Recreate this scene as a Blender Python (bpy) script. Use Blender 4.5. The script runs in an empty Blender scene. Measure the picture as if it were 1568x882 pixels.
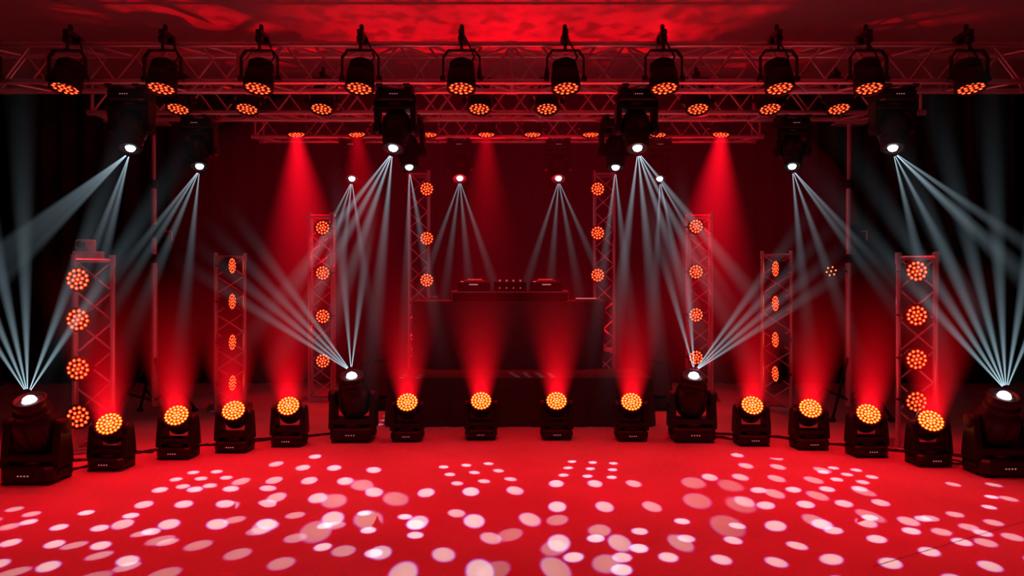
import bpy, math, random
from mathutils import Vector, Matrix
random.seed(4)
sc = bpy.context.scene
try:
    sc.view_settings.view_transform = 'Standard'
    sc.view_settings.look = 'None'
except Exception as e:
    print(e)
PI = math.pi
# ------------------------------------------------------------ materials
def pmat(name, col, rough=.5, metal=0., emit=None, es=0., noise=0., nscale=8., bump=0., spec=None):
    m = bpy.data.materials.new(name); m.use_nodes = True
    nt = m.node_tree; b = nt.nodes['Principled BSDF']
    b.inputs['Base Color'].default_value = (*col, 1)
    b.inputs['Roughness'].default_value = rough
    b.inputs['Metallic'].default_value = metal
    if spec is not None: b.inputs['Specular IOR Level'].default_value = spec
    if emit:
        b.inputs['Emission Color'].default_value = (*emit, 1)
        b.inputs['Emission Strength'].default_value = es
        try: m.cycles.emission_sampling = 'NONE'
        except Exception as ex: print(ex)
    if noise > 0 or bump > 0:
        tc = nt.nodes.new('ShaderNodeTexCoord'); n = nt.nodes.new('ShaderNodeTexNoise')
        n.inputs['Scale'].default_value = nscale; n.inputs['Detail'].default_value = 3
        nt.links.new(tc.outputs['Object'], n.inputs['Vector'])
        if noise > 0:
            r = nt.nodes.new('ShaderNodeValToRGB')
            r.color_ramp.elements[0].position = .3; r.color_ramp.elements[1].position = .7
            r.color_ramp.elements[0].color = (*[c*(1-noise) for c in col], 1)
            r.color_ramp.elements[1].color = (*[min(1, c*(1+noise)) for c in col], 1)
            nt.links.new(n.outputs['Fac'], r.inputs['Fac']); nt.links.new(r.outputs['Color'], b.inputs['Base Color'])
        if bump > 0:
            bp = nt.nodes.new('ShaderNodeBump'); bp.inputs['Strength'].default_value = bump
            bp.inputs['Distance'].default_value = .02
            nt.links.new(n.outputs['Fac'], bp.inputs['Height']); nt.links.new(bp.outputs['Normal'], b.inputs['Normal'])
    return m
M_BLACK = pmat('black_housing', (.009, .008, .009), .42, spec=.35)
M_BLACK2 = pmat('black_rubber', (.007, .007, .007), .7)
M_ALU = pmat('truss_aluminium', (.7, .7, .72), .3, .8)
M_CLOTH = pmat('black_tablecloth', (.085, .075, .082), .85, noise=.15, nscale=12)
M_SKIRT = pmat('black_skirt_cloth', (.045, .04, .045), .9, noise=.15)
M_CURT = pmat('black_velvet_curtain', (.034, .03, .034), .95, noise=.3, nscale=2, spec=.1)
M_FLOOR = pmat('painted_floor', (.5, .455, .46), .55, noise=.14, nscale=1.3, bump=.04, spec=.2)
M_CEIL = pmat('ceiling_plaster', (.42, .4, .4), .9, noise=.08, nscale=.8)
M_GREY = pmat('grey_plastic', (.3, .3, .31), .5)
M_JOINT = pmat('floor_joint_filler', (.12, .1, .1), .8)
M_PANEL = pmat('led_panel', (.05, .01, .01), .4, emit=(1, .012, .0), es=1.0)  # spill from the lenses painted in as a red glow between them
M_LE = pmat('led_lens_amber', (.2, .02, .01), .3, emit=(1, .11, .012), es=2.6)
M_LC = pmat('led_core_amber', (.2, .1, .01), .3, emit=(1, .33, .05), es=3.6)
M_RE = pmat('led_lens_red', (.2, .02, .01), .3, emit=(1, .03, .006), es=2.0)
M_RC = pmat('led_core_orange', (.2, .1, .01), .3, emit=(1, .13, .03), es=3.6)
M_WH = pmat('beam_lens_white', (.5, .5, .5), .2, emit=(.75, .92, 1), es=7)
M_PRINT = pmat('panel_print', (.8, .8, .8), .5, emit=(1, .5, .55), es=.25)
M_GLOWR = pmat('indicator_red', (.5, .02, .02), .4, emit=(1, .03, .03), es=1.0)
# ------------------------------------------------------------ mesh builder
class MB:
    def __init__(s): s.v = []; s.f = []; s.m = []; s.sm = []; s.mats = []
    def mi(s, m):
        if m not in s.mats: s.mats.append(m)
        return s.mats.index(m)
    def add(s, vs, fs, mat, M=None, smooth=False):
        o = len(s.v); k = s.mi(mat)
        for p in vs:
            p = Vector(p); s.v.append(tuple(M @ p if M else p))
        for f in fs:
            s.f.append([i+o for i in f]); s.m.append(k); s.sm.append(smooth)
    def prism(s, pts, z0, z1, mat, M=None, ch=0.0):
        n = len(pts); cx = sum(p[0] for p in pts)/n; cy = sum(p[1] for p in pts)/n
        def ring(z, d):
            out = []
            for x, y in pts:
                v = Vector((x-cx, y-cy)); l = v.length
                v = v*(max(l-d, 0)/l) if l > 1e-6 else v
                out.append((cx+v.x, cy+v.y, z))
            return out
        rings = [ring(z0, ch), ring(z0+ch, 0), ring(z1-ch, 0), ring(z1, ch)] if ch > 0 else [ring(z0, 0), ring(z1, 0)]
        vs = [p for r in rings for p in r]; fs = []
        for k in range(len(rings)-1):
            for i in range(n):
                j = (i+1) % n
                fs.append([k*n+i, k*n+j, (k+1)*n+j, (k+1)*n+i])
        fs.append(list(range(n))[::-1]); fs.append([(len(rings)-1)*n+i for i in range(n)])
        s.add(vs, fs, mat, M)
    def box(s, c, sz, mat, M=None, ch=.006, cut=None):
        x, y, z = sz[0]/2, sz[1]/2, sz[2]/2
        q = cut if cut is not None else min(x, y)*.15
        pts = [(-x+q, -y), (x-q, -y), (x, -y+q), (x, y-q), (x-q, y), (-x+q, y), (-x, y-q), (-x, -y+q)]
        T = Matrix.Translation(c)
        s.prism(pts, -z, z, mat, (M @ T) if M else T, min(ch, z*.45))
    def tube(s, a, b, r, mat, n=8, M=None):
        a = Vector(a); b = Vector(b); d = b-a; L = d.length
        if L < 1e-6: return
        q = d.to_track_quat('Z', 'Y').to_matrix().to_4x4(); T = Matrix.Translation(a) @ q
        if M: T = M @ T
        s.lathe([(r, 0), (r, L)], mat, T, n, cap=True)
    def lathe(s, prof, mat, M=None, n=20, cap=True, smooth=True):
        vs = []; fs = []
        for r, z in prof:
            for i in range(n):
                a = 2*PI*i/n; vs.append((r*math.cos(a), r*math.sin(a), z))
        for k in range(len(prof)-1):
            for i in range(n):
                j = (i+1) % n
                fs.append([k*n+i, k*n+j, (k+1)*n+j, (k+1)*n+i])
        s.add(vs, fs, mat, M, smooth)
        if cap:
            for kk, rev in ((0, True), (len(prof)-1, False)):
                if prof[kk][0] > 1e-5:
                    ring = [(prof[kk][0]*math.cos(2*PI*i/n), prof[kk][0]*math.sin(2*PI*i/n), prof[kk][1]) for i in range(n)]
                    s.add(ring, [list(range(n))[::-1] if rev else list(range(n))], mat, M, False)
    def mesh(s, name):
        me = bpy.data.meshes.new(name); me.from_pydata(s.v, [], s.f)
        for m in s.mats: me.materials.append(m)
        me.polygons.foreach_set('material_index', s.m); me.polygons.foreach_set('use_smooth', s.sm)
        me.update(); return me
def link(ob, parent=None):
    sc.collection.objects.link(ob)
    if parent: ob.parent = parent
    return ob
def obj(name, me, loc=(0, 0, 0), parent=None, scale=1):
    o = bpy.data.objects.new(name, me); o.location = loc; o.scale = (scale,)*3
    return link(o, parent)
def empty(name, loc=(0, 0, 0)):
    o = bpy.data.objects.new(name, None); o.location = loc; o.empty_display_size = .1
    return link(o)
def aimM(d, pos=(0, 0, 0)):
    return Matrix.Translation(pos) @ Vector(d).normalized().to_track_quat('Z', 'Y').to_matrix().to_4x4()
# ------------------------------------------------------------ volumetric beams (lit-haze look put in as emission, not cast by lamps)
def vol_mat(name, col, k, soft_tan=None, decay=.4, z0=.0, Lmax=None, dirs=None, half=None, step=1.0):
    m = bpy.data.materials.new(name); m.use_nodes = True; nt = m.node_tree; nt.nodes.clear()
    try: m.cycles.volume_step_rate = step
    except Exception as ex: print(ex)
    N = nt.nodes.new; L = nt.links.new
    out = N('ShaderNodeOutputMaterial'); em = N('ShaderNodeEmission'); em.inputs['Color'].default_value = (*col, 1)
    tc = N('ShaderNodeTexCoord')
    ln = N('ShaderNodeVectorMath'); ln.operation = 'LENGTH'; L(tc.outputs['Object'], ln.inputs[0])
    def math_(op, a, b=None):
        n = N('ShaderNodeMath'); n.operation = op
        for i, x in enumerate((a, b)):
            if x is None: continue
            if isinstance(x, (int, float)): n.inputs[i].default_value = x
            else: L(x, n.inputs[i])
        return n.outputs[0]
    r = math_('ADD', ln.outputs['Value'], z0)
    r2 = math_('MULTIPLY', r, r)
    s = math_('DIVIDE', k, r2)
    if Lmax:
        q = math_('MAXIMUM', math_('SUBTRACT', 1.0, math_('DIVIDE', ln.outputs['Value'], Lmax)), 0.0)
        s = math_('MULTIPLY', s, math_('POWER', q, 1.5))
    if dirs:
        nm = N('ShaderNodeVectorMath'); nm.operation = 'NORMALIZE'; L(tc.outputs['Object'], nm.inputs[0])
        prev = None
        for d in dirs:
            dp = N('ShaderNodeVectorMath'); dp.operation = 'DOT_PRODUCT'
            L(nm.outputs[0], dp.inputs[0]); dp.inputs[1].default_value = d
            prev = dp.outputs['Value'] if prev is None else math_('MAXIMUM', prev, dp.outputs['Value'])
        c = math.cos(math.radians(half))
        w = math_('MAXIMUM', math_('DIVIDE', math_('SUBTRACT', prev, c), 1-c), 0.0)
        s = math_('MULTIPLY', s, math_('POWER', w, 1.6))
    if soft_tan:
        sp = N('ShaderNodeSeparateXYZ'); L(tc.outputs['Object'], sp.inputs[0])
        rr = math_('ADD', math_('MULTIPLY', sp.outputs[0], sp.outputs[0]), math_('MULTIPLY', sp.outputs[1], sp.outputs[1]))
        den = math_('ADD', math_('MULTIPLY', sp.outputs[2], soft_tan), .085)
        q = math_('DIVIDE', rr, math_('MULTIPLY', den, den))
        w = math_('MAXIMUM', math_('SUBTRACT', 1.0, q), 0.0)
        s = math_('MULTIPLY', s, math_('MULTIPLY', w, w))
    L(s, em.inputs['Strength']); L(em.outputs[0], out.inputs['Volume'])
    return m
TAN = .36
V_RED = vol_mat('emissive_beam_red', (1, .003, .012), .85, TAN, 0, .16, 1.2, step=2)
V_RED2 = vol_mat('emissive_beam_red_strong', (1, .003, .016), 4.2, .34, 0, .6, 3.2, step=2)
V_RED3 = vol_mat('emissive_beam_red_soft', (1, .002, .012), .9, .3, 0, .5, 2.3, step=2)
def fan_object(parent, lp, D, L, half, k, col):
    mat = vol_mat('emissive_beam_white', col, k, None, 0, 0, L, D, half, step=4)
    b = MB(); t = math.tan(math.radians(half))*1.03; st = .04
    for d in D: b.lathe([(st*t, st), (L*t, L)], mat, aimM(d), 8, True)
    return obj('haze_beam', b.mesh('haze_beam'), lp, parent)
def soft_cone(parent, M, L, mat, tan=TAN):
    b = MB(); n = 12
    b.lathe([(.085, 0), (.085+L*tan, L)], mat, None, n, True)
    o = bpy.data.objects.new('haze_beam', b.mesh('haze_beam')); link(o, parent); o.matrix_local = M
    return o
RED = (1, .0002, .009)
def spot(parent, M, energy, size_deg, col=RED, blend=.8, rad=.06, name='lamp'):
    l = bpy.data.lights.new(name, 'SPOT'); l.energy = energy; l.spot_size = math.radians(size_deg)
    l.spot_blend = blend; l.color = col; l.shadow_soft_size = rad
    o = bpy.data.objects.new(name, l); link(o, parent); o.matrix_local = M @ Matrix.Rotation(PI, 4, 'X')
    return o
def gobo(parent, local, dirs, rdeg, energy, tint=(.85, .9, 1)):
    ax = Vector((0, 0, 0))
    for d in dirs: ax += d
    ax.normalize()
    mx = max(math.degrees(ax.angle(d)) for d in dirs)+rdeg*2
    o = spot(parent, aimM(ax, local), energy, min(170, 2*mx), (1, 1, 1), .02, .006, 'gobo_lamp')
    l = o.data; l.use_nodes = True; nt = l.node_tree; nt.nodes.clear(); N = nt.nodes.new
    out = N('ShaderNodeOutputLight'); em = N('ShaderNodeEmission'); g = N('ShaderNodeNewGeometry')
    prev = None
    for d in dirs:
        dp = N('ShaderNodeVectorMath'); dp.operation = 'DOT_PRODUCT'
        nt.links.new(g.outputs['Incoming'], dp.inputs[0]); dp.inputs[1].default_value = d
        if prev is None: prev = dp.outputs['Value']
        else:
            mm = N('ShaderNodeMath'); mm.operation = 'MAXIMUM'
            nt.links.new(prev, mm.inputs[0]); nt.links.new(dp.outputs['Value'], mm.inputs[1]); prev = mm.outputs[0]
    c = math.cos(math.radians(rdeg))
    s1 = N('ShaderNodeMath'); s1.operation = 'SUBTRACT'; nt.links.new(prev, s1.inputs[0]); s1.inputs[1].default_value = c
    s2 = N('ShaderNodeMath'); s2.operation = 'DIVIDE'; nt.links.new(s1.outputs[0], s2.inputs[0]); s2.inputs[1].default_value = 1-c
    r = N('ShaderNodeValToRGB'); nt.links.new(s2.outputs[0], r.inputs['Fac'])
    e = r.color_ramp.elements
    e[0].position = 0; e[0].color = (0, 0, 0, 1); e[1].position = 1; e[1].color = (1, .95, .88, 1)
    a = e.new(.14); a.color = (.02, .1, 1, 1)
    a = e.new(.38); a.color = (*tint, 1)
    a = e.new(.7); a.color = (.84, .85, .84, 1)
    nt.links.new(r.outputs['Color'], em.inputs['Color']); nt.links.new(em.outputs[0], out.inputs[0])
    return o
# ------------------------------------------------------------ room shell
def quad_box(name, lo, hi, mat):
    b = MB(); x0, y0, z0 = lo; x1, y1, z1 = hi
    vs = [(x0, y0, z0), (x1, y0, z0), (x1, y1, z0), (x0, y1, z0), (x0, y0, z1), (x1, y0, z1), (x1, y1, z1), (x0, y1, z1)]
    b.add(vs, [[3, 2, 1, 0], [4, 5, 6, 7], [0, 1, 5, 4], [1, 2, 6, 5], [2, 3, 7, 6], [3, 0, 4, 7]], mat)
    return obj(name, b.mesh(name))
RX, RY0, RY1, RZ = 6.6, -2.5, 9.6, 3.7
quad_box('floor', (-RX-.1, RY0-.1, -.1), (RX+.1, RY1+.1, 0), M_FLOOR)
quad_box('ceiling', (-RX-.1, RY0-.1, RZ), (RX+.1, RY1+.1, RZ+.1), M_CEIL)
quad_box('wall_back', (-RX, RY1, 0), (RX, RY1+.1, RZ), M_CURT)
quad_box('wall_left', (-RX-.1, RY0, 0), (-RX, RY1, RZ), M_CURT)
quad_box('wall_right', (RX, RY0, 0), (RX+.1, RY1, RZ), M_CURT)
def curtain(name, p0, p1, z0, z1, amp=.06, wl=.26):
    b = MB(); p0 = Vector(p0); p1 = Vector(p1); d = p1-p0; L = d.length; d.normalize(); nrm = Vector((-d.y, d.x))
    n = int(L/wl*8); rows = 6; vs = []; fs = []
    for j in range(rows+1):
        z = z0+(z1-z0)*j/rows; k = 1-.55*j/rows
        for i in range(n+1):
            s = L*i/n
            a = amp*k*(math.sin(2*PI*s/wl+.9*math.sin(s*1.7))+.35*math.sin(2*PI*s/wl*2.3+j*.25))
            p = p0+d*s+nrm*a; vs.append((p.x, p.y, z))
    for j in range(rows):
        for i in range(n):
            a = j*(n+1)+i; fs.append([a, a+1, a+n+2, a+n+1])
    b.add(vs, fs, M_CURT, None, True)
    return obj(name, b.mesh(name))
curtain('stage_curtain', (-6.3, 9.3), (6.3, 9.3), .01, RZ-.02)
curtain('stage_curtain', (-6.3, 4.2), (-6.3, 9.1), .01, RZ-.02)
curtain('stage_curtain', (6.3, 4.2), (6.3, 9.1), .01, RZ-.02)
jb = MB(); jb.add([(1.6, 3.265, .0015), (2.9, 4.0, .0015), (2.898, 4.0035, .0015), (1.598, 3.2685, .0015)], [[0, 1, 2, 3]], M_JOINT)
obj('floor_joint', jb.mesh('floor_joint'))
# ------------------------------------------------------------ trusses
def truss_mesh(b, L, w, h, mat, r=.022, seg=.42, M=None):
    ch = [(-w/2, -h/2), (w/2, -h/2), (w/2, h/2), (-w/2, h/2)]
    for y, z in ch: b.tube((-L/2, y, z), (L/2, y, z), r, mat, 10, M)
    n = max(1, round(L/seg)); s = L/n
    for i in range(n):
        x0 = -L/2+i*s; x1 = x0+s; xm = (x0+x1)/2
        for k in range(4):
            a = ch[k]; c = ch[(k+1) % 4]
            if (i+k) % 2: a, c = c, a
            b.tube((x0, *a), (xm, *c), r*.45, mat, 6, M); b.tube((xm, *c), (x1, *a), r*.45, mat, 6, M)
    for x in [-L/2, L/2]+[(-L/2+q) for q in [2*j for j in range(1, int(L/2)+1)] if q < L-.3]:
        for k in range(4): b.tube((x, *ch[k]), (x, *ch[(k+1) % 4]), r*.8, mat, 6, M)
        for y, z in ch: b.tube((x-.04, y, z), (x+.04, y, z), r*1.25, mat, 8, M)
def htruss(L, x, y, z, w=.27, h=.27):
    b = MB(); truss_mesh(b, L, w, h, M_ALU)
    return obj('lighting_truss', b.mesh('lighting_truss'), (x, y, z))
htruss(12.0, 0, 5.55, 2.865)
htruss(7.4, -.05, 6.75, 2.915)
htruss(5.6, -.05, 8.35, 3.02)
# ------------------------------------------------------------ fixtures
def lens(b, c, r, M, edge, core):
    n = 8
    T = M @ Matrix.Translation(c)
    b.lathe([(r, 0), (r*.55, r*.28)], edge, T, n, False)
    b.lathe([(r*.55, r*.28), (r*.01, r*.4)], core, T, n, False)
def led_face(b, M, R, rings, edge, core):
    b.lathe([(R, 0), (0.001, 0.0)], M_PANEL, M, 24, False)
    lr = {1: .27, 2: .175, 3: .135}[rings]*R
    lens(b, (0, 0, .002), lr, M, edge, core)
    for k in range(1, rings+1):
        rad = R*(.84-lr/R*.2)*k/rings
        for i in range(6*k):
            a = 2*PI*i/(6*k)+k*.2
            lens(b, (rad*math.cos(a), rad*math.sin(a), .002), lr, M, edge, core)
def par_body(d, rise=.33, back=.13, rings=2, edge=M_RE, core=M_RC, R=.092):
    b = MB(); d = Vector(d).normalized(); M = aimM(d)
    b.lathe([(.03, -.135), (.07, -.13), (.088, -.115), (.088, -.10), (.08, -.098), (.08, -.085), (.092, -.083), (.092, -.065), (.082, -.063), (.082, -.05), (.1, -.045),
             (R+.01, .0), (R+.012, .085), (R+.004, .09), (R, .075)], M_BLACK, M, 24)
    led_face(b, M @ Matrix.Translation((0, 0, .072)), R, rings, edge, core)
    w = .13; pts = [(-w, 0), (-w, .15), (-w*.72, .2), (w*.72, .2), (w, .15), (w, 0)]
    for (x0, z0), (x1, z1) in zip(pts[:-1], pts[1:]):
        L = math.hypot(x1-x0, z1-z0); a = math.atan2(z1-z0, x1-x0)
        T = Matrix.Translation(((x0+x1)/2, 0, (z0+z1)/2)) @ Matrix.Rotation(-a, 4, 'Y')
        b.box((0, 0, 0), (L+.008, .03, .012), M_BLACK, T, .002)
    for sx in (-1, 1):
        b.lathe([(.022, -.012), (.022, .02), (.012, .024)], M_BLACK, Matrix.Translation((sx*.128, 0, 0)) @ Matrix.Rotation(sx*PI/2, 4, 'Y'), 12)
    b.tube((0, 0, .2), (0, 0, rise-.03), .011, M_BLACK)
    b.box((0, .0, rise-.05), (.045, .05, .05), M_BLACK)
    b.box((0, back/2, rise), (.04, back+.05, .035), M_BLACK, None, .006)
    b.box((0, back, rise-.02), (.05, .07, .06), M_BLACK)
    b.tube((0, .0, -.02), (.09, .05, .17), .006, M_BLACK2, 6); b.tube((.09, .05, .17), (.02, .1, rise), .006, M_BLACK2, 6)
    b.lathe([(.008, 0), (.016, .01), (.016, .05), (.006, .06)], M_BLACK, Matrix.Translation((0, back*.3, rise+.01)), 8)
    return b
def par(x, y, z, d, energy=60, cone=None, size=55, rise=.33, back=.13, light=True, mesh={}):
    key = (round(d[0], 2), round(d[1], 2), rise)
    if key not in mesh: mesh[key] = par_body(d, rise, back).mesh('par_can')
    e = empty('par_light', (x, y, z)); obj('housing', mesh[key], (0, 0, 0), e)
    dd = Vector(d).normalized()
    if light: spot(e, aimM(dd, dd*.13), energy, size, RED)
    if cone: soft_cone(e, aimM(dd, dd*.1), cone[0], cone[1], cone[2])
    return e
T15 = math.radians(15)
front_x = [-3.78, -3.17, -2.49, -1.80, -1.08, -.36, .38, 1.08, 1.90, 2.54, 3.26]
for i, x in enumerate(front_x):
    lean = (random.random()-.5)*.12
    par(x, 5.28, 2.715, (lean, -math.sin(T15), -math.cos(T15)), energy=80, size=75)
second_x = [-2.91, -2.31, -1.66, -.285, .305, 1.62, 2.25, 2.85]
for i, x in enumerate(second_x):
    par(x, 6.48, 2.85, (0, -math.sin(T15*1.3), -math.cos(T15*1.3)), energy=65, size=60, rise=.24)
third_x = [-2.36, -1.70, -.91, -.28, .225, .86, 1.6, 2.29]
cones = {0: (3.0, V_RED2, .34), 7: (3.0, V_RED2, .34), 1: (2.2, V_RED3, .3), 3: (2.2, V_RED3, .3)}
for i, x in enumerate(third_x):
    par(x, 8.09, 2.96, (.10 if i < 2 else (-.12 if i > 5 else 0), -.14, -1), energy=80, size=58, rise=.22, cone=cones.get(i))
for x in (-3.2, -1.1, 1.1, 3.2):  # unseen par row added overhead to brighten the floor
    par(x, 1.6, 3.2, (0, .32, -1), energy=135, size=92, rise=.33)
htruss(9, 0, 1.87, 3.35)  # unseen truss added to carry that row

# moving heads -------------------------------------------------
def arm(b, sx, s, H, M=None):
    pts = []
    pts += [(-.085, .10), (.085, .10), (.075, .2), (.055, H)]
    for k in range(1, 8):
        a = PI*k/8; pts.append((.055*math.cos(a), H+.05*math.sin(a)))
    pts += [(-.055, H), (-.075, .2)]
    T = Matrix(((0, 0, 1, 0), (1, 0, 0, 0), (0, 1, 0, 0), (0, 0, 0, 1)))
    x0 = sx*s
    T2 = Matrix.Translation((x0, 0, 0)) @ T
    if M: T2 = M @ T2
    b.prism(pts, -.024, .024, M_BLACK, T2, .008)
def base(b, M=None, w=.29, d=.25, h=.1):
    b.box((0, 0, h*.45+.012), (w, d, h*.9), M_BLACK, M, .015, .035)
    for sx in (-1, 1):
        for sy in (-1, 1):
            b.box((sx*w*.38, sy*d*.36, .009), (.05, .045, .018), M_BLACK2, M, .003)
        b.box((sx*(w/2+.004), 0, h*.55), (.012, .12, .03), M_BLACK2, M, .003)
    b.box((0, -d/2-.002, h*.55), (.12, .008, .035), M_BLACK2, M, .002)
    for i in range(4): b.box((-.03+i*.02, -d/2-.007, h*.55), (.009, .004, .008), M_PRINT, M, .001)
    b.lathe([(.1, 0), (.1, .02), (.085, .03)], M_BLACK, (M or Matrix()) @ Matrix.Translation((0, 0, h)), 20)
WS = .84
def wash_body(d):
    b = MB(); base(b)
    b.box((0, 0, .145), (.3, .15, .05), M_BLACK, None, .012)
    H = .32
    arm(b, -1, .135, H); arm(b, 1, .135, H)
    M = aimM(d, (0, 0, H))
    b.lathe([(.03, -.125), (.07, -.12), (.092, -.09), (.1, -.06), (.095, -.055), (.095, -.045), (.103, -.04), (.103, -.02), (.097, -.015), (.107, -.005), (.11, .05), (.116, .075), (.112, .088), (.106, .09), (.102, .078)], M_BLACK, M, 28)
    led_face(b, M @ Matrix.Translation((0, 0, .076)), .104, 3, M_LE, M_LC)
    return b, H
def beam_body(d, flip=False):
    R = Matrix.Rotation(PI, 4, 'Y') if flip else Matrix()
    b = MB(); base(b, R, .33, .27, .115)
    b.box((0, 0, .155), (.36, .17, .05), M_BLACK, R, .015)
    H = .35
    for sx in (-1, 1):
        arm(b, sx, .16, H, R)
        b.lathe([(.05, 0), (.045, .012), (.02, .014)], M_BLACK2, R @ Matrix.Translation((sx*.184, 0, H)) @ Matrix.Rotation(sx*PI/2, 4, 'Y'), 18)
    M = aimM(d, R @ Vector((0, 0, H)))
    b.lathe([(.04, -.17), (.08, -.165), (.105, -.14), (.125, -.09), (.13, -.03), (.13, .03), (.122, .06), (.105, .09), (.1, .10), (.108, .105), (.108, .125), (.098, .13), (.093, .17), (.1, .175), (.1, .195), (.085, .2), (.07, .185)], M_BLACK, M, 28)
    for k in range(8):
        a = 2*PI*k/8
        b.box((.128*math.cos(a), .128*math.sin(a), -.02), (.016, .016, .12), M_BLACK2, M, .003)
    b.lathe([(.08, .183), (.04, .186)], M_BLACK2, M, 24, False)
    b.lathe([(.042, .186), (.034, .205), (.018, .216), (.001, .22)], M_WH, M, 20, False)
    return b, R @ Vector((0, 0, H))
wash = [(-2.72, 5.02), (-2.41, 5.34), (-2.08, 5.55), (-1.73, 5.75), (-.836, 5.93), (-.25, 6.0), (.36, 6.0), (.957, 5.95), (1.87, 5.78), (2.265, 5.64), (2.59, 5.4), (2.89, 5.13)]
for x, y in wash:
    dd = Vector((-x*.05, -.76, .65)).normalized()
    b, H = wash_body(dd); H *= WS
    e = empty('moving_head_wash_light', (x, y, 0)); obj('housing', b.mesh('wash_head'), (0, 0, 0), e, WS)
    lit = Vector((0, -.12, 1)).normalized()
    p = Vector((0, 0, H))+dd*.085
    spot(e, aimM(Vector((0, -.35, 1)), p+dd*.03), 35, 60, RED)
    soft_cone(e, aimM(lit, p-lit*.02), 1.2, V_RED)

def pattern(ax, kind, sp, rot):
    ax = Vector(ax).normalized(); M = ax.to_track_quat('Z', 'Y').to_matrix()
    if kind == 'grid': pts = [(i, j) for i in (-1, 0, 1) for j in (-1, 0, 1)]
    elif kind == 'grid4': pts = [(i-1.5, j-1) for i in range(4) for j in range(3)]
    elif kind == 'hex': pts = [(0, 0)]+[(math.cos(k*PI/3), math.sin(k*PI/3)) for k in range(6)]
    elif kind == 'ring': pts = [(0, 0)]+[(math.cos(k*PI/3), math.sin(k*PI/3)) for k in range(6)]+[(1.9*math.cos(k*PI/4.5+.3), 1.9*math.sin(k*PI/4.5+.3)) for k in range(9)]
    elif kind == 'duo': pts = [(-.6, -.5), (.6, -.5), (-.6, .6), (.6, .6), (0, 1.6)]
    t = math.tan(math.radians(sp)); c, s = math.cos(rot), math.sin(rot)
    return [(M @ Vector(((x*c-y*s)*t, (x*s+y*c)*t, 1))).normalized() for x, y in pts]
HS = .84
GE = 1.15
BC = (.44, .6, .7)
def hanging(x, y, zb, slopes, clusters, k=1.35, L=2.1):
    main = Vector((x, y, zb-.35))
    tgt = Vector((clusters[0][0], clusters[0][1], 0))
    dd = (tgt-main).normalized(); hd = (dd+Vector((0, 0, -.9))).normalized()
    b, piv = beam_body(hd, True)
    e = empty('moving_head_beam_light', (x, y, zb)); obj('housing', b.mesh('beam_head'), (0, 0, 0), e, HS)
    lp = (piv+hd*.228)*HS; wp = Vector((x, y, zb))+lp
    for (tx, ty, kind, sp, rot, rd, en) in clusters:
        gobo(e, lp, pattern(Vector((tx, ty, 0))-wp, kind, sp, rot), rd*.95, en*GE)
    D = [Vector((s, -.3-.1*(i % 3), -1)).normalized() for i, s in enumerate(slopes)]
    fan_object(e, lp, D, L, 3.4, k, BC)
    cb = MB()
    for sx in (-.1, .1): cb.box((sx, 0, .03), (.05, .3, .04), M_BLACK)
    obj('clamp', cb.mesh('clamp'), (0, 0, -.015), e)
    return e
hanging(-2.85, 5.55, 2.70, [-1.12, -.88, -.66, -.2, -.03], [(-2.2, 3.55, 'ring', 4.2, .3, .95, 420), (-4.0, 4.3, 'hex', 4.5, .2, .9, 380), (-2.75, 3.9, 'hex', 3.6, .5, 1.05, 200)])
hanging(-2.85, 6.75, 2.75, [-.62, -.42, -.18, .02], [(-1.75, 4.2, 'grid4', 3.6, .25, .9, 520), (-3.3, 4.6, 'hex', 4.5, .2, .8, 300), (-2.0, 4.75, 'hex', 2.8, .2, .8, 420)])
hanging(-1.80, 8.35, 2.86, [-.42, -.2, .0, .2], [(-1.29, 4.7, 'ring', 3.0, .1, .75, 640), (-.85, 4.3, 'duo', 2.6, .8, 1.0, 260)])
hanging(-.87, 5.55, 2.70, [-.68, -.45, -.24, -.05], [(-1.27, 3.42, 'ring', 4.8, .2, 1.2, 190), (-.73, 3.75, 'hex', 5.0, .3, .9, 460), (-1.9, 3.4, 'hex', 4.2, .1, .9, 300), (-1.0, 6.78, 'grid', 4.0, .1, .8, 110)], 1.8)
hanging(-.95, 6.75, 2.75, [.02, .22], [(-.25, 4.9, 'grid', 3.2, .05, .75, 480), (-.3, 3.75, 'duo', 3.6, 1.2, .85, 420)], 1.1)
hanging(-.59, 8.35, 2.86, [-.32, -.1, .12, .34], [(-.2, 3.9, 'grid', 3.4, .0, .72, 700)], .9)
hanging(.52, 8.35, 2.86, [-.32, -.1, .14, .4], [(.52, 4.15, 'grid', 3.2, .0, .68, 640)], .9)
hanging(.95, 6.75, 2.75, [-.16, .04], [(.53, 5.0, 'grid', 3.0, -.05, .7, 480), (.2, 3.5, 'hex', 3.8, .3, 1.0, 220)], 1.1)
hanging(.93, 5.55, 2.70, [-.17, .03, .23, .45, .68], [(.95, 3.35, 'ring', 4.4, .1, .95, 400), (.45, 3.45, 'duo', 3.6, .3, .95, 520), (.02, 7.02, 'grid4', 2.6, .5, .7, 170)], 1.8)
hanging(1.65, 8.35, 2.86, [-.1, .12, .45], [(1.7, 4.75, 'ring', 3.0, .1, .75, 640), (1.22, 4.45, 'duo', 2.4, .1, 1.1, 200)])
hanging(2.55, 6.75, 2.75, [-.02, .18, .5, .75], [(1.78, 4.2, 'grid4', 3.6, -.25, .9, 480), (3.0, 4.6, 'hex', 4.5, .2, .8, 350), (2.2, 4.85, 'hex', 2.8, .2, .8, 420)])
hanging(2.85, 5.55, 2.70, [.08, .28, .66, .88, 1.12], [(1.95, 3.45, 'ring', 4.2, .3, .95, 400), (2.9, 4.1, 'hex', 5, .2, .9, 380), (2.35, 3.8, 'hex', 3.6, .5, 1.05, 220)])
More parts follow.
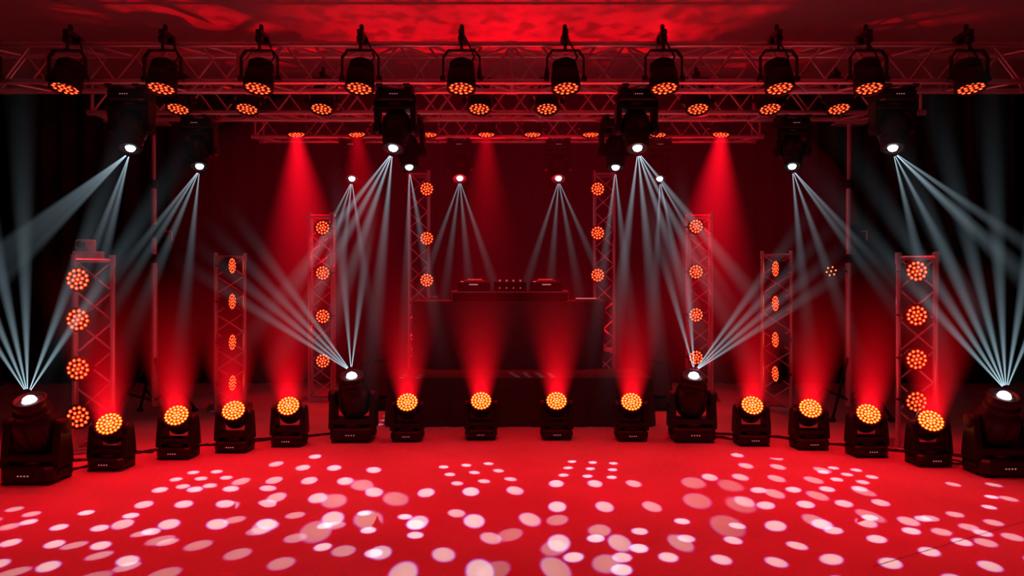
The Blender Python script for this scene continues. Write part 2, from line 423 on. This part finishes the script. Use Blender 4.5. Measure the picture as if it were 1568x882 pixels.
def floorbeam(x, y, slopes, L=1.9):
    hd = Vector((0, -.42, .95)).normalized()
    b, piv = beam_body(hd)
    e = empty('moving_head_beam_light', (x, y, 0)); obj('housing', b.mesh('beam_head'), (0, 0, 0), e)
    lp = piv+hd*.228
    D = [Vector((s, -.12, 1)).normalized() for s in slopes]
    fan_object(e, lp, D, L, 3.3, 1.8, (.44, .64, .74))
floorbeam(-3.02, 4.7, [-.55, -.33, -.13, .06, .45, .72], 2.2)
floorbeam(-1.27, 5.93, [-1.5, -1.17, -.92, -.7, -.05, .15], 1.7)
floorbeam(1.44, 5.93, [.68, .9, 1.15, 1.45, -.3, -.1], 1.7)
floorbeam(3.2, 4.88, [-.95, -.72, -.52, -.33, -.14, .08, .32], 2.2)

# towers -------------------------------------------------------
def tower(x, y, H, rot, w, leds, face, lx, ly, R=.085, rings=2):
    e = empty('truss_tower', (x, y, 0)); b = MB()
    M = Matrix.Rotation(rot, 4, 'Z') @ Matrix.Translation((0, 0, H/2+.01)) @ Matrix.Rotation(PI/2, 4, 'Y')
    truss_mesh(b, H-.02, w, w, M_ALU, .019, .42, M)
    b.box((0, 0, .01), (w+.16, w+.16, .016), M_ALU, Matrix.Rotation(rot, 4, 'Z'), .003)
    b.box((0, 0, H), (w+.04, w+.04, .012), M_ALU, Matrix.Rotation(rot, 4, 'Z'), .003)
    obj('tower_truss', b.mesh('tower_truss'), (0, 0, 0), e)
    f = Vector(face).normalized(); lb = MB()
    for z in leds:
        p = Vector((lx-x, ly-y, z)); T = aimM(f, p)
        lb.lathe([(.03, -.09), (.06, -.085), (R*.9, -.05), (R+.008, -.02), (R+.01, .02), (R+.004, .026), (R, .015)], M_BLACK, T, 24)
        led_face(lb, T @ Matrix.Translation((0, 0, .014)), R, rings, M_RE, M_RC)
        side = Vector((f.y, -f.x, 0)).normalized()
        for s in (-1, 1):
            lb.tube(p+side*s*(R+.018), p+side*s*(R+.018)-f*.1, .007, M_BLACK)
            lb.tube(p+side*s*(R+.018)-f*.1, p-f*.12, .007, M_BLACK)
        lb.tube(p-f*.12, Vector((0, 0, z))+(p-Vector((0, 0, z)))*.3, .01, M_BLACK)
    obj('tower_led_lights', lb.mesh('tower_leds'), (0, 0, 0), e)
    return e
tower(-3.20, 5.66, 1.43, math.radians(28), .25, [1.285, .99, .63, .28], (.1, -1, 0), -3.175, 5.42, .082)
tower(3.10, 5.66, 1.45, math.radians(-28), .25, [1.345, 1.02, .70, .39], (-.1, -1, 0), 2.96, 5.42, .075)
tower(-2.84, 7.45, 1.52, math.radians(20), .27, [1.43, 1.08, .68, .28], (.96, -.1, 0), -2.76, 7.25, .08)
tower(2.67, 7.45, 1.54, math.radians(-20), .27, [1.40, 1.06, .705, .37], (-.96, -.1, 0), 2.60, 7.25, .08)
tower(-2.07, 8.05, 1.98, math.radians(8), .24, [1.846, 1.368, .91, .439], (0, -1, 0), -2.0, 7.83, .075, 2)
tower(2.04, 8.05, 1.98, math.radians(-8), .24, [1.86, 1.38, .925, .475], (0, -1, 0), 1.945, 7.83, .075, 2)
tower(-1.07, 8.5, 2.50, math.radians(8), .22, [2.31, 1.76, 1.294, .83], (0, -1, 0), -.95, 8.26, .075, 2)
tower(1.06, 8.5, 2.50, math.radians(-8), .22, [2.31, 1.82, 1.35, .83], (0, -1, 0), .955, 8.26, .075, 2)
b = MB(); b.box((0, 0, .035), (.17, .16, .06), M_GREY, None, .008); b.box((-.02, 0, .11), (.1, .12, .09), M_GREY, None, .01)
b.lathe([(.03, 0), (.03, .02), (.02, .025)], M_BLACK, Matrix.Translation((-.02, -.06, .115)) @ Matrix.Rotation(PI/2, 4, 'X'), 14)
obj('small_projector', b.mesh('small_projector'), (-3.24, 5.66, 1.435))
def stand(x, y, H):
    b = MB()
    b.tube((0, 0, .1), (0, 0, 1.5), .035, M_ALU, 12); b.tube((0, 0, 1.4), (0, 0, 2.2), .028, M_ALU, 12); b.tube((0, 0, 2.1), (0, 0, H), .02, M_ALU, 12)
    for k in range(4):
        a = PI/4+k*PI/2; c, s = math.cos(a), math.sin(a)
        b.tube((.03*c, .03*s, .55), (.38*c, .38*s, .03), .014, M_BLACK); b.tube((.03*c, .03*s, .16), (.24*c, .24*s, .24), .01, M_BLACK)
        b.lathe([(.02, 0), (.03, .01), (.03, .03), (.02, .035)], M_BLACK2, Matrix.Translation((.38*c, .38*s, 0)), 10)
    for z in (1.5, 2.2): b.lathe([(.04, 0), (.045, .01), (.045, .07), (.04, .08)], M_BLACK, Matrix.Translation((0, 0, z-.05)), 14)
    b.box((.05, 0, 1.75), (.1, .08, .12), M_BLACK, None, .01); b.tube((.1, 0, 1.75), (.17, 0, 1.75), .008, M_ALU); b.tube((.17, 0, 1.75), (.17, -.0, 1.66), .008, M_ALU)
    b.box((0, 0, H), (.3, .12, .02), M_ALU)
    return obj('crank_lifting_stand', b.mesh('crank_stand'), (x, y, 0))
stand(-3.38, 6.98, 2.76); stand(3.18, 6.98, 2.76)
b = MB(); T = aimM((-.5, -1, 0)); b.lathe([(.03, -.1), (.05, -.09), (.055, .04), (.05, .045)], M_BLACK, T, 18); led_face(b, T @ Matrix.Translation((0, 0, .04)), .05, 1, M_RE, M_RC)
b.tube((0, .02, 0), (.17, .06, 0), .01, M_BLACK)
obj('small_par_light', b.mesh('small_par'), (2.98, 6.9, 1.37))
# ------------------------------------------------------------ DJ table and riser
def skirt(b, x0, x1, y0, y1, z0, z1, flare, amp, mat, wl=.14, rows=8):
    per = []
    def seg(a, c, n):
        L = math.hypot(c[0]-a[0], c[1]-a[1]); k = max(2, int(L/.03))
        for i in range(k): per.append((a[0]+(c[0]-a[0])*i/k, a[1]+(c[1]-a[1])*i/k, *n))
    seg((x0, y0), (x1, y0), (0, -1)); seg((x1, y0), (x1, y1), (1, 0)); seg((x1, y1), (x0, y1), (0, 1)); seg((x0, y1), (x0, y0), (-1, 0))
    n = len(per); vs = []; fs = []
    for j in range(rows+1):
        t = j/rows; z = z1+(z0-z1)*t
        for i, (x, y, nx, ny) in enumerate(per):
            o = flare*t+amp*(t**.7)*(math.sin(i*.03/wl*2*PI)+.5*math.sin(i*.03/wl*2*PI*.43+1))
            vs.append((x+nx*o, y+ny*o, z))
    for j in range(rows):
        for i in range(n):
            k = (i+1) % n; fs.append([j*n+i, (j+1)*n+i, (j+1)*n+k, j*n+k])
    b.add(vs, fs, mat, None, True)
    b.add([(x0, y0, z1+.002), (x1, y0, z1+.002), (x1, y1, z1+.002), (x0, y1, z1+.002)], [[0, 1, 2, 3]], mat)
e = empty('dj_riser_platform', (.07, 6.9, 0)); b = MB()
skirt(b, -1.17, 1.17, -.4, .33, .012, .42, .03, .012, M_SKIRT)
obj('riser_cloth', b.mesh('riser_cloth'), (0, 0, 0), e)
e = empty('dj_table', (-.03, 7.75, 0)); b = MB()
skirt(b, -.97, .97, -.36, .36, .02, 1.07, -.045, .014, M_CLOTH, .22, 10)
b.box((0, 0, 1.065), (1.98, .74, .025), M_CLOTH, None, .008, .02)
obj('table_cloth', b.mesh('table_cloth'), (0, 0, 0), e)
Z = 1.08
b = MB(); b.box((0, 0, .05), (1.18, .46, .1), M_BLACK, None, .008, .01)
for sx in (-1, 1):
    for y in (-.2, .2): b.box((sx*.575, y, .05), (.03, .05, .11), M_ALU, None, .004)
b.box((0, -.232, .09), (1.16, .006, .012), M_ALU, None, .002)
obj('equipment_flight_case', b.mesh('flight_case'), (-.02, 7.68, Z))
def player(x):
    b = MB(); b.box((0, 0, .045), (.32, .38, .09), M_BLACK, None, .008, .012)
    b.lathe([(.11, 0), (.112, .012), (.1, .018), (.03, .018), (.03, .014), (.001, .014)], M_GREY, Matrix.Translation((0, -.05, .09)), 28)
    b.box((0, .12, .1), (.17, .08, .03), M_BLACK2, None, .004)
    b.box((0, .09, .112), (.15, .004, .02), M_GLOWR, None, .001)
    b.box((0, -.192, .065), (.09, .003, .012), M_PRINT, None, .0005)
    for i in range(4): b.box((-.12, -.15+i*.035, .095), (.025, .022, .01), M_GLOWR if i < 2 else M_GREY, None, .002)
    b.box((.135, -.05, .095), (.014, .1, .012), M_GREY, None, .002)
    return obj('media_player_deck', b.mesh('media_player'), (x, 7.68, Z+.101))
player(-.39); player(.35)
b = MB(); b.box((0, 0, .048), (.33, .38, .096), M_BLACK, None, .008, .012)
for i in range(4):
    for j in range(5):
        b.lathe([(.011, 0), (.009, .022), (.001, .023)], M_GREY, Matrix.Translation((-.105+i*.07, .15-j*.045, .096)), 10)
    b.box((-.105+i*.07, -.11, .1), (.016, .02, .02), M_PRINT, None, .002)
    b.box((-.105+i*.07, -.192, .03), (.012, .003, .012), M_GLOWR, None, .0005)
obj('dj_mixer', b.mesh('dj_mixer'), (-.02, 7.68, Z+.101))
b = MB(); b.box((0, 0, .01), (.26, .18, .018), M_GREY, None, .003); b.box((-.02, 0, .024), (.2, .13, .006), M_PRINT, None, .001)
obj('tablet', b.mesh('tablet'), (.78, 7.6, Z))
def curve(name, pts, r, mat, bev=3):
    cu = bpy.data.curves.new(name, 'CURVE'); cu.dimensions = '3D'; cu.bevel_depth = r; cu.bevel_resolution = bev
    sp = cu.splines.new('NURBS'); sp.points.add(len(pts)-1)
    for p, q in zip(sp.points, pts): p.co = (*q, 1)
    sp.use_endpoint_u = True; sp.order_u = 3; cu.materials.append(mat)
    return link(bpy.data.objects.new(name, cu))
coil = [(-.82+.07*(1-k*.01)*math.cos(k*.7), 7.6+.06*math.sin(k*.7), Z+.008+k*.0012) for k in range(30)]
curve('cable_coil', coil, .005, M_GREY)
for sx, x in ((-1, -1.34), (1, 1.40)):
    b = MB(); T = Matrix(((0, 0, 1, 0), (1, 0, 0, 0), (0, 1, 0, 0), (0, 0, 0, 1)))
    b.prism([(-.24, .01), (.24, .01), (.26, .2), (.08, .46), (-.02, .46), (-.25, .12)], -.2, .2, M_BLACK, T, .012)
    g = Matrix.Translation((0, -.147, .29)) @ Matrix.Rotation(math.radians(-34), 4, 'X')
    b.box((0, -.015, 0), (.36, .012, .36), M_BLACK2, g, .004)
    b.box((0, .0, .47), (.14, .03, .02), M_BLACK2, None, .004)
    obj('stage_monitor_speaker', b.mesh('stage_monitor'), (x, 7.55, 0))
def cable(seed, pts, n=3):
    random.seed(seed)
    for k in range(n):
        out = []
        for i in range(len(pts)-1):
            a = Vector(pts[i]); c = Vector(pts[i+1])
            for q in range(6):
                t = q/6; p = a.lerp(c, t); out.append((p.x+random.uniform(-.06, .06), p.y+random.uniform(-.07, .07), .008))
        curve('power_cable', out, .006, M_BLACK2, 2)
cable(1, [(-3.4, 5.0), (-2.9, 5.35), (-2.5, 5.65), (-2.1, 5.85), (-1.6, 6.1), (-1.3, 6.2)])
cable(2, [(3.5, 5.2), (3.0, 5.45), (2.6, 5.7), (2.2, 5.95), (1.7, 6.15), (1.45, 6.2)])
cable(3, [(-3.3, 5.2), (-3.0, 4.95), (-2.75, 5.25)], 2); cable(4, [(3.35, 5.2), (3.1, 5.15), (2.95, 5.4)], 2)
cable(5, [(1.5, 6.15), (1.75, 5.95), (2.0, 5.85), (1.95, 6.1)], 2)
def uplight(x, y, d, energy, size=70):  # added lamp, hidden behind the table, to brighten the ceiling
    b = MB(); M = aimM(d, (0, 0, .17))
    b.lathe([(.03, -.1), (.07, -.09), (.09, -.03), (.1, .06), (.096, .065), (.094, .05)], M_BLACK, M, 22); led_face(b, M @ Matrix.Translation((0, 0, .05)), .094, 2, M_RE, M_RC)
    for s in (-1, 1):
        b.tube((s*.115, 0, .17), (s*.115, -.1, .01), .009, M_BLACK); b.tube((s*.115, 0, .17), (s*.115, .1, .01), .009, M_BLACK)
    b.tube((-.115, -.1, .01), (.115, -.1, .01), .009, M_BLACK); b.tube((-.115, .1, .01), (.115, .1, .01), .009, M_BLACK)
    e = empty('added_ceiling_uplight', (x, y, 0)); obj('housing', b.mesh('added_uplight_body'), (0, 0, 0), e)
    dd = Vector(d).normalized(); o = spot(e, aimM(dd, Vector((0, 0, .17))+dd*.1), energy, size, RED, .9, .008)
    l = o.data; l.use_nodes = True; nt = l.node_tree; nt.nodes.clear(); N = nt.nodes.new
    out = N('ShaderNodeOutputLight'); em = N('ShaderNodeEmission'); g = N('ShaderNodeNewGeometry'); n = N('ShaderNodeTexNoise')
    n.inputs['Scale'].default_value = 26; n.inputs['Detail'].default_value = 3; nt.links.new(g.outputs['Incoming'], n.inputs['Vector'])  # noise in the lamp output mottles the ceiling light
    r = N('ShaderNodeValToRGB'); r.color_ramp.elements[0].position = .43; r.color_ramp.elements[1].position = .53
    r.color_ramp.elements[0].color = (.4, .4, .4, 1); nt.links.new(n.outputs['Fac'], r.inputs['Fac'])
    nt.links.new(r.outputs['Color'], em.inputs['Color']); nt.links.new(em.outputs[0], out.inputs[0])
uplight(-.9, 8.75, (-.42, -.48, 1), 900, 46)
uplight(-.3, 8.75, (-.14, -.5, 1), 900, 44)
uplight(.3, 8.75, (.14, -.5, 1), 900, 44)
uplight(.85, 8.75, (.42, -.48, 1), 900, 46)
# red haze glow over the stage, painted as an emissive ellipsoid
hm = bpy.data.materials.new('red_emissive_haze'); hm.use_nodes = True; nt = hm.node_tree; nt.nodes.clear()
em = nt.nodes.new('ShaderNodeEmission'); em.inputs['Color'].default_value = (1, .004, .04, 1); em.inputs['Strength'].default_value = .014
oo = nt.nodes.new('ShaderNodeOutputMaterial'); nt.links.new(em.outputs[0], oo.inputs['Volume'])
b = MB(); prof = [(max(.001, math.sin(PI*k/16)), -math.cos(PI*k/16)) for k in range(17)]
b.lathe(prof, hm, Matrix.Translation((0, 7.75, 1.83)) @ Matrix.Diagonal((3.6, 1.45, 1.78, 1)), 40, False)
obj('emissive_stage_haze', b.mesh('emissive_stage_haze'))
# ------------------------------------------------------------ world, camera
w = bpy.data.worlds.new('World'); sc.world = w; w.use_nodes = True
w.node_tree.nodes['Background'].inputs[0].default_value = (.012, 0, .001, 1); w.node_tree.nodes['Background'].inputs[1].default_value = 1
cam = bpy.data.cameras.new('camera'); cam.lens = 26; cam.sensor_width = 36; cam.clip_end = 100
co = bpy.data.objects.new('camera', cam); link(co); co.location = (0, 0, 1.25); co.rotation_euler = (math.radians(90-.3), 0, 0)
sc.camera = co
